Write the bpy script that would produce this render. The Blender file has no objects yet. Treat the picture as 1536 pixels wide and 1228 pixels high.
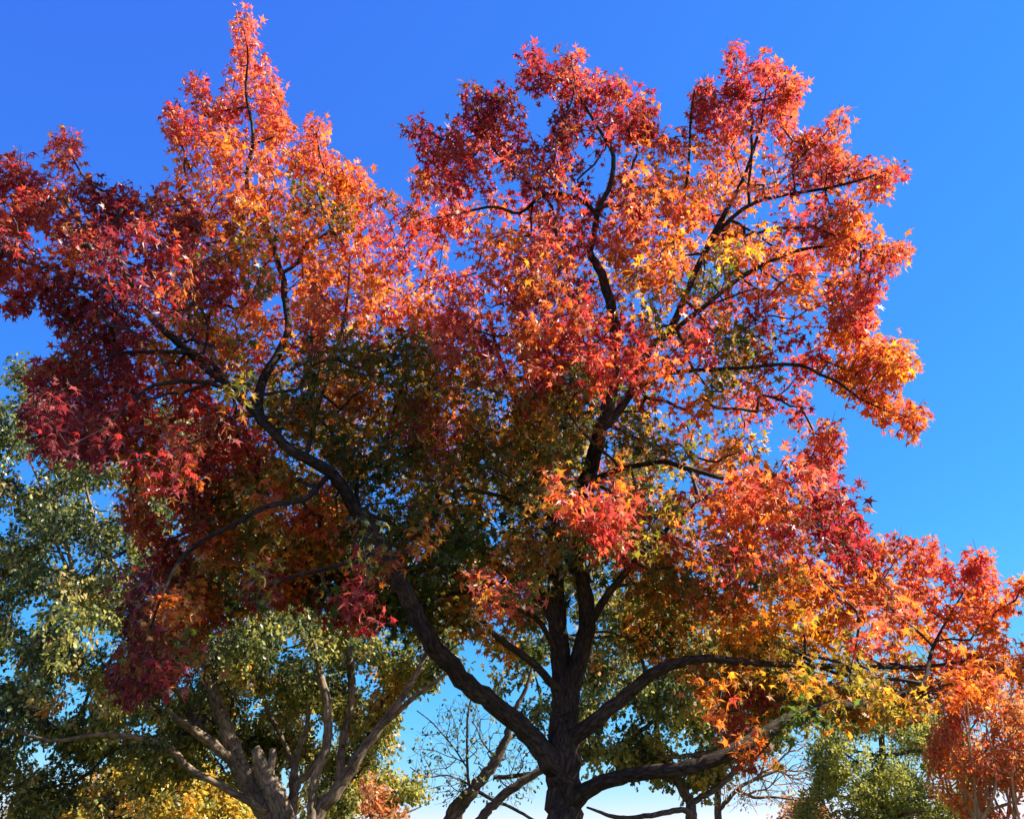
import bpy, math, random
import numpy as np
from mathutils import Vector, Matrix

# ------------------------------------------------------------------ camera, sky, sun, exposure
scene = bpy.context.scene
COL = scene.collection
F_PX, CX, CY = 1330.0, 768.0, 614.0          # focal length and centre in photograph pixels
PITCH = math.radians(27.5)
EYE = 1.6
cam_data = bpy.data.cameras.new('camera')
cam = bpy.data.objects.new('camera', cam_data)
COL.objects.link(cam)
cam.location = (0, 0, EYE)
cam.rotation_euler = (math.pi/2 + PITCH, 0, 0)
cam_data.sensor_fit = 'HORIZONTAL'
cam_data.sensor_width = 36.0
cam_data.lens = 36.0*F_PX/1536.0
cam_data.clip_end = 2000
scene.camera = cam

SUN_EL, SUN_AZ = 44.0, 86.0                  # degrees; azimuth from straight ahead towards the right
world = bpy.data.worlds.new('World')
scene.world = world
world.use_nodes = True
wn, wl = world.node_tree.nodes, world.node_tree.links
bg = wn['Background']
sky = wn.new('ShaderNodeTexSky')
sky.sky_type = 'NISHITA'
sky.sun_disc = False
sky.sun_elevation = math.radians(SUN_EL)
sky.sun_rotation = math.radians(SUN_AZ)
sky.air_density = 1.0
sky.dust_density = 0.0
sky.ozone_density = 6.0
# phone-camera colour grade of the sky: one power curve per channel
EXPOSURE = 1.6
sep = wn.new('ShaderNodeSeparateColor'); comb = wn.new('ShaderNodeCombineColor')
wl.new(sky.outputs[0], sep.inputs[0])
for ch, (pw, mu, ad) in enumerate([(2.7, 0.0145, 0.047), (0.98, 0.168, 0.012), (0.3, 0.70, 0.0)]):
    p_ = wn.new('ShaderNodeMath'); p_.operation = 'POWER'; p_.inputs[1].default_value = pw
    q_ = wn.new('ShaderNodeMath'); q_.operation = 'MULTIPLY_ADD'
    q_.inputs[1].default_value = mu*10/2**EXPOSURE; q_.inputs[2].default_value = ad*10/2**EXPOSURE
    wl.new(sep.outputs[ch], p_.inputs[0]); wl.new(p_.outputs[0], q_.inputs[0]); wl.new(q_.outputs[0], comb.inputs[ch])
wl.new(comb.outputs[0], bg.inputs[0])
bg.inputs[1].default_value = 0.10

sun_data = bpy.data.lights.new('sun', 'SUN')
sun_data.energy = 5.0
sun_data.angle = math.radians(0.55)
sun_data.color = (1.0, 0.90, 0.74)
sun = bpy.data.objects.new('sun', sun_data)
COL.objects.link(sun)
se, sa = math.radians(SUN_EL), math.radians(SUN_AZ)
SUN_DIR = Vector((math.cos(se)*math.sin(sa), math.cos(se)*math.cos(sa), math.sin(se)))
sun.rotation_euler = SUN_DIR.to_track_quat('Z', 'Y').to_euler()
sun.location = SUN_DIR*60

scene.view_settings.view_transform = 'Standard'
scene.view_settings.look = 'None'
scene.view_settings.exposure = EXPOSURE
scene.view_settings.gamma = 1.0
cy = scene.cycles
cy.max_bounces = 7
cy.diffuse_bounces = 4
cy.glossy_bounces = 2
cy.transmission_bounces = 4
cy.use_denoising = True
cy.caustics_reflective = False
cy.caustics_refractive = False

rng = np.random.default_rng(7)
UP = np.array([0, 0, 1.0])

# ------------------------------------------------------------------ helpers
_f = np.array([0, math.cos(PITCH), math.sin(PITCH)])
_u = np.array([0, -math.sin(PITCH), math.cos(PITCH)])
_r = np.array([1.0, 0, 0])

def at(px, py, Y):
    """points (N,3) seen at photograph pixels px,py and standing Y metres ahead"""
    px, py, Y = np.broadcast_arrays(np.asarray(px, float), np.asarray(py, float), np.asarray(Y, float))
    d = _f[None]*F_PX + _r[None]*(px.ravel()-CX)[:, None] + _u[None]*(CY-py.ravel())[:, None]
    t = Y.ravel()/d[:, 1]
    return d*t[:, None] + np.array([0, 0, EYE])

def norm(v):
    return v/np.maximum(np.linalg.norm(v, axis=-1, keepdims=True), 1e-9)

def fast_mesh(name, verts, faces_flat, sizes, mat=None, parent=None, cols=None, smooth=True):
    me = bpy.data.meshes.new(name)
    nv = len(verts)
    me.vertices.add(nv)
    me.vertices.foreach_set('co', np.asarray(verts, np.float32).ravel())
    nl = len(faces_flat)
    me.loops.add(nl)
    me.loops.foreach_set('vertex_index', np.asarray(faces_flat, np.int32))
    nf = len(sizes)
    me.polygons.add(nf)
    st = np.zeros(nf, np.int32)
    st[1:] = np.cumsum(sizes)[:-1]
    me.polygons.foreach_set('loop_start', st)
    me.polygons.foreach_set('use_smooth', np.full(nf, smooth, bool))
    me.update(calc_edges=True)
    if cols is not None:
        a = me.attributes.new('leaf_colour', 'FLOAT_COLOR', 'POINT')
        c4 = np.ones((nv, 4), np.float32)
        c4[:, :3] = cols
        a.data.foreach_set('color', c4.ravel())
    o = bpy.data.objects.new(name, me)
    COL.objects.link(o)
    if mat: me.materials.append(mat)
    if parent is not None: o.parent = parent
    return o

def thing(name, label, cat, loc, group=None):
    o = bpy.data.objects.new(name, None)
    COL.objects.link(o)
    o.location = loc
    o.empty_display_size = 0.3
    o['label'] = label
    o['category'] = cat
    if group: o['group'] = group
    return o

def smooth_path(P, R, step):
    """Catmull-Rom through P with radii R, resampled"""
    P = np.asarray(P, float); R = np.asarray(R, float)
    if len(P) < 2: return P, R
    Q = np.vstack([2*P[0]-P[1], P, 2*P[-1]-P[-2]])
    out, rad = [], []
    for i in range(len(P)-1):
        p0, p1, p2, p3 = Q[i:i+4]
        n = max(1, int(np.ceil(np.linalg.norm(p2-p1)/step)))
        for k in range(n):
            t = k/n
            out.append(0.5*((2*p1)+(-p0+p2)*t+(2*p0-5*p1+4*p2-p3)*t*t+(-p0+3*p1-3*p2+p3)*t**3))
            rad.append(R[i]*(1-t)+R[i+1]*t)
    out.append(P[-1]); rad.append(R[-1])
    return np.array(out), np.array(rad)

class Tubes:
    def __init__(s): s.v, s.f, s.n, s.k, s.b = [], [], [], 0, []
    def add(s, P, R, sides, bump=0.0, seed=0):
        P = np.asarray(P, float); R = np.asarray(R, float)
        m = len(P)
        if m < 2: return
        T = norm(np.gradient(P, axis=0))
        ref = np.array([0.31, 0.52, 0.79])
        N = np.zeros_like(P)
        n = norm(np.cross(T[0], ref))
        for i in range(m):
            n = n - T[i]*np.dot(n, T[i]); n = n/max(np.linalg.norm(n), 1e-9)
            N[i] = n
        B = np.cross(T, N)
        a = np.arange(sides)*2*np.pi/sides
        rr = R[:, None]*np.ones((1, sides))
        if bump > 0:
            g = np.random.default_rng(seed)
            ph = g.uniform(0, 6.28, 4)
            L = np.concatenate([[0], np.cumsum(np.linalg.norm(np.diff(P, axis=0), axis=1))])[:, None]
            w = (np.sin(2*a[None]+ph[0]+L*1.1)+np.sin(3*a[None]+ph[1]-L*1.7)*0.8
                 + np.sin(5*a[None]+ph[2]+L*2.9)*0.5 + np.sin(L*4.3+ph[3]+a[None])*0.6)
            rr = rr*(1+bump*w*0.5)
        ring = P[:, None]+rr[..., None]*(np.cos(a)[None, :, None]*N[:, None]+np.sin(a)[None, :, None]*B[:, None])
        s.v.append(ring.reshape(-1, 3))
        Ls = np.concatenate([[0], np.cumsum(np.linalg.norm(np.diff(P, axis=0), axis=1))])
        bk = np.stack([np.cos(a)[None]*R[:, None], np.sin(a)[None]*R[:, None], Ls[:, None]+0*a[None]+seed*3.7], -1)
        s.b.append(bk.reshape(-1, 3))
        i = np.arange(m-1)[:, None]*sides; j = np.arange(sides)[None]
        j2 = (j+1) % sides
        q = np.stack([i+j, i+j2, i+sides+j2, i+sides+j], -1).reshape(-1, 4)+s.k
        s.f.append(q.ravel()); s.n.append(np.full(len(q), 4))
        cap = np.arange(sides)+(m-1)*sides+s.k
        s.f.append(cap); s.n.append(np.array([sides]))
        s.k += m*sides
    def build(s, name, mat, parent):
        if not s.v: return None
        o = fast_mesh(name, np.vstack(s.v), np.concatenate(s.f), np.concatenate(s.n), mat, parent)
        at_ = o.data.attributes.new('bark', 'FLOAT_VECTOR', 'POINT')
        at_.data.foreach_set('vector', np.vstack(s.b).astype(np.float32).ravel())
        return o

def inside(poly, x, y):
    poly = np.asarray(poly, float)
    r = np.zeros(len(x), bool)
    j = len(poly)-1
    for i in range(len(poly)):
        xi, yi = poly[i]; xj, yj = poly[j]
        c = ((yi > y) != (yj > y)) & (x < (xj-xi)*(y-yi)/((yj-yi) if yj != yi else 1e-9)+xi)
        r ^= c
        j = i
    return r

def edge_dist(poly, x, y):
    P = np.asarray(poly, float); d = np.full(len(x), 1e9)
    for a, b in zip(P, np.roll(P, -1, 0)):
        ab = b-a; L = max(ab@ab, 1e-9)
        t = np.clip(((x-a[0])*ab[0]+(y-a[1])*ab[1])/L, 0, 1)
        d = np.minimum(d, np.hypot(x-a[0]-t*ab[0], y-a[1]-t*ab[1]))
    return d

# ------------------------------------------------------------------ materials
def new_mat(name):
    m = bpy.data.materials.new(name); m.use_nodes = True
    n, l = m.node_tree.nodes, m.node_tree.links
    n.clear()
    out = n.new('ShaderNodeOutputMaterial')
    return m, n, l, out

def leaf_material(name, trans=0.5, gloss=0.06, tboost=1.25):
    m, n, l, out = new_mat(name)
    at_ = n.new('ShaderNodeAttribute'); at_.attribute_name = 'leaf_colour'
    tc = n.new('ShaderNodeTexCoord')
    nz = n.new('ShaderNodeTexNoise'); nz.inputs['Scale'].default_value = 22.0; nz.inputs['Detail'].default_value = 3
    l.new(tc.outputs['Object'], nz.inputs['Vector'])
    mr = n.new('ShaderNodeMapRange'); mr.inputs[1].default_value = 0.3; mr.inputs[2].default_value = 0.7
    mr.inputs[3].default_value = 0.6; mr.inputs[4].default_value = 1.35
    l.new(nz.outputs[0], mr.inputs[0])
    mul = n.new('ShaderNodeVectorMath'); mul.operation = 'SCALE'
    l.new(at_.outputs['Color'], mul.inputs[0]); l.new(mr.outputs[0], mul.inputs['Scale'])
    tb = n.new('ShaderNodeVectorMath'); tb.operation = 'MULTIPLY'
    tb.inputs[1].default_value = (tboost*1.1, tboost*0.95, tboost*0.9)
    l.new(mul.outputs[0], tb.inputs[0])
    d = n.new('ShaderNodeBsdfDiffuse'); t = n.new('ShaderNodeBsdfTranslucent')
    l.new(mul.outputs[0], d.inputs[0]); l.new(tb.outputs[0], t.inputs[0])
    mx = n.new('ShaderNodeMixShader'); mx.inputs[0].default_value = trans
    l.new(d.outputs[0], mx.inputs[1]); l.new(t.outputs[0], mx.inputs[2])
    g = n.new('ShaderNodeBsdfGlossy'); g.inputs['Roughness'].default_value = 0.58
    fr = n.new('ShaderNodeFresnel'); fr.inputs[0].default_value = 1.4
    fm = n.new('ShaderNodeMath'); fm.operation = 'MULTIPLY_ADD'; fm.inputs[1].default_value = 0.12; fm.inputs[2].default_value = gloss*0.3
    l.new(fr.outputs[0], fm.inputs[0])
    m2 = n.new('ShaderNodeMixShader'); l.new(fm.outputs[0], m2.inputs[0])
    l.new(mx.outputs[0], m2.inputs[1]); l.new(g.outputs[0], m2.inputs[2])
    l.new(m2.outputs[0], out.inputs[0])
    return m

def bark_material(name, dark, light, scale=1.0, depth=0.6):
    m, n, l, out = new_mat(name)
    tc = n.new('ShaderNodeTexCoord'); ba = n.new('ShaderNodeAttribute'); ba.attribute_name = 'bark'; mp = n.new('ShaderNodeMapping')
    mp.inputs['Scale'].default_value = (17*scale, 17*scale, 6.5*scale)
    l.new(ba.outputs['Vector'], mp.inputs[0])
    nz = n.new('ShaderNodeTexNoise'); nz.inputs['Scale'].default_value = 1.6; nz.inputs['Detail'].default_value = 7
    nz.inputs['Distortion'].default_value = 0.35; nz.inputs['Roughness'].default_value = 0.68
    l.new(mp.outputs[0], nz.inputs['Vector'])
    vo = n.new('ShaderNodeTexVoronoi'); vo.feature = 'DISTANCE_TO_EDGE'; vo.inputs['Scale'].default_value = 1.1
    l.new(mp.outputs[0], vo.inputs['Vector'])
    mx = n.new('ShaderNodeMath'); mx.operation = 'MULTIPLY_ADD'; mx.inputs[1].default_value = 0.6
    l.new(vo.outputs[0], mx.inputs[0]); l.new(nz.outputs[0], mx.inputs[2])
    cr = n.new('ShaderNodeValToRGB')
    cr.color_ramp.elements[0].position = 0.35; cr.color_ramp.elements[0].color = (*dark, 1)
    cr.color_ramp.elements[1].position = 0.85; cr.color_ramp.elements[1].color = (*light, 1)
    l.new(mx.outputs[0], cr.inputs[0])
    n2 = n.new('ShaderNodeTexNoise'); n2.inputs['Scale'].default_value = 1.7; n2.inputs['Detail'].default_value = 4
    l.new(tc.outputs['Object'], n2.inputs['Vector'])
    mr = n.new('ShaderNodeMapRange'); mr.inputs[1].default_value = 0.3; mr.inputs[2].default_value = 0.7
    mr.inputs[3].default_value = 0.5; mr.inputs[4].default_value = 1.45
    l.new(n2.outputs[0], mr.inputs[0])
    sc = n.new('ShaderNodeVectorMath'); sc.operation = 'SCALE'
    l.new(cr.outputs[0], sc.inputs[0]); l.new(mr.outputs[0], sc.inputs['Scale'])
    bp = n.new('ShaderNodeBump'); bp.inputs['Strength'].default_value = depth; bp.inputs['Distance'].default_value = 0.035
    l.new(mx.outputs[0], bp.inputs['Height'])
    b = n.new('ShaderNodeBsdfPrincipled'); b.inputs['Roughness'].default_value = 0.9
    b.inputs['Specular IOR Level'].default_value = 0.15
    l.new(sc.outputs[0], b.inputs['Base Color']); l.new(bp.outputs[0], b.inputs['Normal'])
    l.new(b.outputs[0], out.inputs[0])
    return m

def plain(name, col, rough=0.8):
    m, n, l, out = new_mat(name)
    tc = n.new('ShaderNodeTexCoord'); nz = n.new('ShaderNodeTexNoise'); nz.inputs['Scale'].default_value = 30
    l.new(tc.outputs['Object'], nz.inputs['Vector'])
    mr = n.new('ShaderNodeMapRange'); mr.inputs[3].default_value = 0.6; mr.inputs[4].default_value = 1.4
    l.new(nz.outputs[0], mr.inputs[0])
    c = n.new('ShaderNodeVectorMath'); c.operation = 'SCALE'; c.inputs[0].default_value = col
    l.new(mr.outputs[0], c.inputs['Scale'])
    b = n.new('ShaderNodeBsdfPrincipled'); b.inputs['Roughness'].default_value = rough
    l.new(c.outputs[0], b.inputs['Base Color']); l.new(b.outputs[0], out.inputs[0])
    return m

M_LEAF = leaf_material('sweetgum_leaf', 0.58, 0.05, 1.5)
M_OAKLEAF = leaf_material('oak_leaf', 0.45, 0.05, 1.4)
M_BARK = bark_material('sweetgum_bark', (0.006, 0.005, 0.0045), (0.085, 0.063, 0.046), 1.0, 0.7)
M_TWIG = plain('twig_bark', (0.034, 0.024, 0.02))
M_OAKBARK = bark_material('oak_bark', (0.05, 0.037, 0.025), (0.36, 0.275, 0.185), 0.7, 0.4)
M_DARKBARK = bark_material('dark_bark', (0.035, 0.026, 0.02), (0.19, 0.145, 0.105), 0.7, 0.5)
M_PALETWIG = plain('pale_twig', (0.30, 0.21, 0.17))
M_TANSTEM = bark_material('myrtle_bark', (0.30, 0.21, 0.13), (0.50, 0.38, 0.26), 0.6, 0.15)
M_BALL = plain('seed_ball', (0.03, 0.022, 0.018))

# ------------------------------------------------------------------ leaf shapes (local: x across, y towards the tip, z normal)
def star_leaf():
    tips = [(90, 1.0), (27, 0.92), (153, 0.92), (-28, 0.68), (208, 0.68)]
    order = [(-28, .68), (27, .92), (90, 1.0), (153, .92), (208, .68)]
    V = [(0, 0, 0)]
    C = [0]
    def pol(a, r, z): return (r*math.cos(math.radians(a)), r*math.sin(math.radians(a)), z)
    V.append(pol(-90, 0.10, 0.0)); C.append(0)
    for i, (a, r) in enumerate(order):
        V.append(pol(a-15, r*0.46, -0.05)); C.append(0)
        V.append(pol(a, r, -0.26)); C.append(1)
        V.append(pol(a+15, r*0.46, -0.05)); C.append(0)
    k = len(V)
    F = []
    for i in range(1, k-1): F.append((0, i, i+1))
    F.append((0, k-1, 1))
    V = np.array(V); V[:, 1] += 0.15
    return V*0.5, np.array(F), np.array(C)

def oval_leaf():
    V = np.array([(0, 0, 0), (0.24, 0.35, -0.06), (0.13, 0.75, -0.1), (0, 1.0, -0.2), (-0.13, 0.75, -0.1), (-0.24, 0.35, -0.06)], float)
    F = np.array([(0, 1, 2), (0, 2, 3), (0, 3, 4), (0, 4, 5)])
    return V, F, np.zeros(6)

def oak_leaf():
    V = np.array([(0, 0, 0), (0.10, 0.2, 0), (0.36, 0.42, -0.06), (0.14, 0.5, 0), (0.33, 0.78, -0.08), (0.0, 1.0, -0.12),
                  (-0.33, 0.78, -0.08), (-0.14, 0.5, 0), (-0.36, 0.42, -0.06), (-0.10, 0.2, 0)], float)
    F = np.array([(0, 1, 9), (1, 2, 3), (1, 3, 9), (3, 7, 9), (9, 7, 8), (3, 4, 5), (3, 5, 7), (7, 5, 6)])
    return V, F, np.zeros(10)

def needle_leaf():
    V = np.array([(-0.03, 0, 0), (0.03, 0, 0), (0.012, 1, -0.1), (-0.012, 1, -0.1)], float)
    return V, np.array([(0, 1, 2), (0, 2, 3)]), np.zeros(4)

def leaf_mesh(name, shape, pos, tip, nrm, size, col, mat, parent):
    V, F, C = shape
    x = norm(np.cross(tip, nrm)); y = norm(tip); z = np.cross(x, y)
    R = np.stack([x, y, z], 1)                       # (n,3 basis,3)
    rg = np.random.default_rng(len(pos))
    Vn = np.repeat(V[None], len(pos), 0)
    Vn[:, :, 0] *= rg.uniform(0.72, 1.1, len(pos))[:, None]
    Vn[:, :, 2] = Vn[:, :, 2]*rg.uniform(-0.3, 2.3, len(pos))[:, None]+Vn[:, :, 0]*Vn[:, :, 1]*rg.normal(0, 0.35, len(pos))[:, None]
    Vn[:, :, :2] *= 1+rg.normal(0, 0.07, (len(pos), V.shape[0], 1))
    W = np.einsum('nvk,nkc->nvc', Vn, R)*size[:, None, None]+pos[:, None]
    n, nv = len(pos), len(V)
    curl = 1+0.0*C
    f = (F[None]+(np.arange(n)*nv)[:, None, None]).reshape(-1)
    sz = np.full(n*len(F), 3, np.int32)
    cc = np.repeat(col[:, None], nv, 1)
    tipf = rg.uniform(0.45, 1.12, (n, 1, 1))                       # some tips are browned
    cc = np.where(C[None, :, None] > 0, cc*tipf*np.array([1.0, 0.9, 0.8]), cc*np.array([1.0, 1.12, 1.0]))
    return fast_mesh(name, W.reshape(-1, 3), f, sz, mat, parent, np.clip(cc.reshape(-1, 3), 0.003, 0.95), smooth=False)

# ------------------------------------------------------------------ palettes: real leaf colours (linear); the oak tones also have light and shade painted in
PAL = {
 'red':     (0.48, 0.048, 0.042), 'crimson': (0.36, 0.025, 0.032), 'burgundy': (0.17, 0.018, 0.028),
 'coral':   (0.58, 0.125, 0.072), 'orange': (0.62, 0.17, 0.022), 'amber': (0.66, 0.30, 0.025),
 'yellow':  (0.62, 0.40, 0.04), 'olive': (0.20, 0.17, 0.018), 'green': (0.075, 0.13, 0.016), 'deep': (0.025, 0.058, 0.013),
 'brown':   (0.30, 0.11, 0.025),
 'oakgreen': (0.088, 0.115, 0.03), 'oakdark': (0.038, 0.065, 0.026), 'oakpale': (0.34, 0.33, 0.075), 'oaktan': (0.48, 0.33, 0.12),  # oakpale puts sunlit flecks into the leaf colour, oakdark the shaded leaves
 'pine':    (0.36, 0.34, 0.065), 'pinedark': (0.12, 0.15, 0.045),
 'rust':    (0.40, 0.18, 0.075), 'pink': (0.42, 0.24, 0.19),
}
MIX = {
 'R': dict(crimson=1.6, red=3.5, coral=2.6, orange=2.2, brown=.8), 'B': dict(burgundy=5, crimson=4, red=1, brown=1),
 'C': dict(red=3, coral=5, orange=3, amber=1), 'O': dict(red=1, coral=2, orange=5, amber=2),
 'Y': dict(green=1, olive=4, yellow=1.5, amber=4, orange=2), 'D': dict(burgundy=4, brown=3, crimson=1, olive=1), 'L': dict(deep=1, green=3, olive=4.5, amber=2, orange=1.2, brown=1),
 'G': dict(green=4, deep=4, olive=2, amber=.4), 'M': dict(crimson=1, red=2, brown=2, orange=3, amber=1, olive=3, green=1),
 'K': dict(burgundy=2, crimson=2, red=3, brown=3, orange=1.5),
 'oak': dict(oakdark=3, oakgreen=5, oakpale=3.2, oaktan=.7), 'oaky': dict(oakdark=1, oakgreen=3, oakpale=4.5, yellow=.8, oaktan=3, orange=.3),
 'yel': dict(yellow=6, amber=2, oakpale=2, olive=1), 'pine': dict(pine=5, pinedark=3), 'myr': dict(coral=3, rust=4, orange=4, oaktan=1, amber=1),
 'rust': dict(rust=4, orange=2, oaktan=2), 'pink': dict(pink=3, oaktan=1),
}
MIXK = {k: ([PAL[c] for c in v], np.array(list(v.values()))/sum(v.values())) for k, v in MIX.items()}

def clump_noise(p):
    x, y, z = p.T*4.2
    return (np.sin(x+1.3*np.sin(y*0.9+0.4))+np.sin(y*1.1+1.2*np.sin(z*0.8+2.1))+np.sin(z*1.2+1.4*np.sin(x*0.7+1.0))
            +0.7*np.sin(1.9*x-1.3*z+0.8)*np.sin(1.7*y+1.1*z))/2.2

# ------------------------------------------------------------------ tree grower
def grow(skel_pts, skel_rad, skel_len, pts, bf):
    """minimum spanning tree with a path-length cost from a traced skeleton out to all shoot points"""
    S, N = len(skel_pts), len(pts)
    allp = np.vstack([skel_pts, pts])
    plen = np.concatenate([skel_len, np.zeros(N)])
    par = np.full(S+N, -1)
    best = np.full(N, 1e9); bp = np.zeros(N, int)
    for k in range(S):
        d = np.linalg.norm(pts-skel_pts[k], axis=1)
        c = d+bf*plen[k]
        u = c < best; best[u] = c[u]; bp[u] = k
    left = np.ones(N, bool); order = []
    for _ in range(N):
        i = int(np.argmin(np.where(left, best, 1e9)))
        left[i] = False
        p = bp[i]; par[S+i] = p
        dd = np.linalg.norm(allp[p]-pts[i])
        plen[S+i] = plen[p]+dd
        order.append(S+i)
        d = np.linalg.norm(pts-pts[i], axis=1)
        c = d+bf*plen[S+i]
        u = left & (c < best); best[u] = c[u]; bp[u] = S+i
    return allp, par, order

def make_tree(name, label, cat, limbs, clouds, leaf, size, mats, nshoot, per_shoot, mixer, base, group=None,
              spread=0.24, twig_r=0.004, bf=0.3, min_d=0.13, seed=1, leafname='crown', twig_sides=3, droop=0.7, rootpy=None,
              max_twig=0.05, extra_pts=None, clump=1.1, clump_size=1.0, clear=None, outline=0, edge_in=5):
    """limbs: list of (part name, [(px,py,Y,radius m)...]); clouds: list of (polygon, depth function, thickness m, weight, density function)"""
    g = np.random.default_rng(seed)
    root = thing(name, label, cat, base, group)
    inv = -np.array(base)
    bark, twigm, leafm = mats
    sk, sr, sl = [], [], []
    for li, (part, L) in enumerate(limbs):
        L = np.asarray(L, float)
        P = at(L[:, 0], L[:, 1], L[:, 2]); R = L[:, 3]
        if li == 0 and rootpy is not None:                       # the trunk goes on down to the ground
            foot = np.array(base); mid = (foot+P[0])/2
            P = np.vstack([foot+(0, 0, -0.1), foot+(P[0]-foot)*0.12, mid, P]); R = np.concatenate([[R[0]*1.7, R[0]*1.3, R[0]*1.08], R])
        P, R = smooth_path(P, R, 0.10 if R.max() > 0.06 else 0.16)
        j = g.normal(0, 1, P.shape)*R[:, None]*0.10
        j[0] = j[-1] = 0
        P = P+j
        t = Tubes(); t.add(P+inv, R, 12 if R.max() > 0.08 else 7, 0.09, seed*31+li)
        t.build(part, bark, root)
        sk.append(P[1:]); sr.append(R[1:])
        sl.append(np.linalg.norm(P[1:]-P[0], axis=1)+(0 if li == 0 else 1.0))
    sk, sr, sl = np.vstack(sk), np.concatenate(sr), np.concatenate(sl)
    # shoots fill the clouds
    pts, wsum = [], sum(c[3] for c in clouds)
    meta = []
    for poly, depth, thick, w, dens in clouds:
        poly = np.asarray(poly, float)
        need = int(nshoot*w/wsum)
        lo, hi = poly.min(0), poly.max(0)
        have = np.zeros((0, 3)); hm = np.zeros((0, 2))
        for _ in range(40):
            x = g.uniform(lo[0], hi[0], need*2); y = g.uniform(lo[1], hi[1], need*2)
            k = inside(poly, x, y); x, y = x[k], y[k]
            e = edge_dist(poly, x, y)
            k = e > edge_in; x, y, e = x[k], y[k], e[k]
            if dens is not None:
                k = g.uniform(0, 1, len(x)) < dens(x, y); x, y, e = x[k], y[k], e[k]
            Y0 = depth(x, y)
            half = np.minimum(0.12+e/F_PX*Y0*1.15*1.1, thick)
            s = g.uniform(-1, 1, len(x)); s = np.sign(s)*np.abs(s)**0.75
            p = at(x, y, np.maximum(Y0+s*half, 3.0))
            if clump > 0:
                v = clump_noise(p/clump_size)
                kk = g.uniform(0, 1, len(x)) < np.clip(0.5+clump*v, 0.03, 1)+np.clip(1-e/45, 0, 1)
                p, x, y = p[kk], x[kk], y[kk]
            if clear is not None:
                kk = ~clear(x, y, p[:, 1], g)
                p, x, y = p[kk], x[kk], y[kk]
            for q, m in zip(p, np.stack([x, y], 1)):
                if len(have) >= need: break
                if len(have) and np.min(np.abs(have-q).sum(1)) < min_d: continue
                have = np.vstack([have, q]); hm = np.vstack([hm, m])
            if len(have) >= need: break
        pts.append(have); meta.append(hm)
    pts, meta = np.vstack(pts), np.vstack(meta)
    soft = np.full(len(pts), spread)
    if outline:
        for poly, depth, thick, w, dens in clouds:
            P = np.array(poly, float)
            for z0, a, b in zip(np.roll(P, 1, 0), P, np.roll(P, -1, 0)):      # pointed tips: shoots right up to the point
                d1, d2 = norm(z0-a), norm(b-a)
                if d1@d2 < -0.25: continue
                q = a+norm(d1+d2)*np.array([[7.0], [17.0]])
                q = q[inside(P, q[:, 0], q[:, 1])]
                if len(q) == 0: continue
                pts = np.vstack([pts, at(q[:, 0], q[:, 1], depth(q[:, 0], q[:, 1])+g.uniform(-.3, .3))]); meta = np.vstack([meta, q])
                soft = np.concatenate([soft, np.full(len(q), spread*0.35)])
            for a, b in zip(P, np.roll(P, -1, 0)):
                L = np.linalg.norm(b-a); k = max(1, int(round(L/outline)))
                mid = a+(b-a)*((np.arange(k)+0.5)/k)[:, None]
                nrm_ = np.array([a[1]-b[1], b[0]-a[0]])/max(L, 1e-6)          # the outlines run clockwise on screen: inward
                q = mid+nrm_*g.uniform(10, 21, k)[:, None]+g.normal(0, 2, (k, 2))
                q = q[inside(P, q[:, 0], q[:, 1])]
                if len(q) == 0: continue
                dd = depth(q[:, 0], q[:, 1])+g.uniform(-.35, .35, len(q))
                pts = np.vstack([pts, at(q[:, 0], q[:, 1], dd)]); meta = np.vstack([meta, q])
                soft = np.concatenate([soft, np.full(len(q), spread*0.45)])
    if extra_pts is not None:
        E = np.asarray(extra_pts, float)
        pts = np.vstack([pts, at(E[:, 0], E[:, 1], E[:, 2])]); meta = np.vstack([meta, E[:, :2]]); soft = np.concatenate([soft, np.full(len(E), spread)])
    allp, par, order = grow(sk, sr, sl, pts, bf)
    S = len(sk); n = len(allp)
    ex = 2.2
    acc = np.zeros(n)
    for i in order: acc[i] += twig_r**ex
    kids = [[] for _ in range(n)]
    for i in reversed(order):
        acc[par[i]] += acc[i]
    for i in order: kids[par[i]].append(i)
    rad = np.minimum(acc**(1/ex), max_twig)
    tw = Tubes()
    jit = allp.copy()
    # chains
    heads = [(par[i], i) for i in order if par[i] < S or i != max(kids[par[i]], key=lambda q: acc[q])]
    for p, i in heads:
        P, R = [allp[p]], [min(rad[i]*1.15, (sr[p]*0.8 if p < S else rad[p]))]
        c = i
        while True:
            a = P[-1]; d = allp[c]-a; L = np.linalg.norm(d)
            if L > 0.35:
                P.append(a+d*0.5+g.normal(0, 0.06, 3)*min(L, 1.2)); R.append((R[-1]+min(rad[c], R[-1]))/2)
            P.append(allp[c]); R.append(min(rad[c], R[-1]))
            if not kids[c]: break
            c = max(kids[c], key=lambda q: acc[q])
        d = norm(P[-1]-P[-2])+UP*0.35
        P.append(P[-1]+norm(d)*spread*0.9); R.append(twig_r*0.6)
        P, R = smooth_path(P, R, 0.22)
        tw.add(P+inv, R, 5 if R[0] > 0.018 else twig_sides)
    o = tw.build('twigs', twigm, root)
    o['kind'] = 'stuff'
    # leaves
    N = len(pts)
    dirs = norm(np.array([allp[S+i]-allp[par[S+i]] for i in range(N)]))
    dirs = norm(dirs+UP*0.35+g.normal(0, 0.25, (N, 3)))
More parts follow.
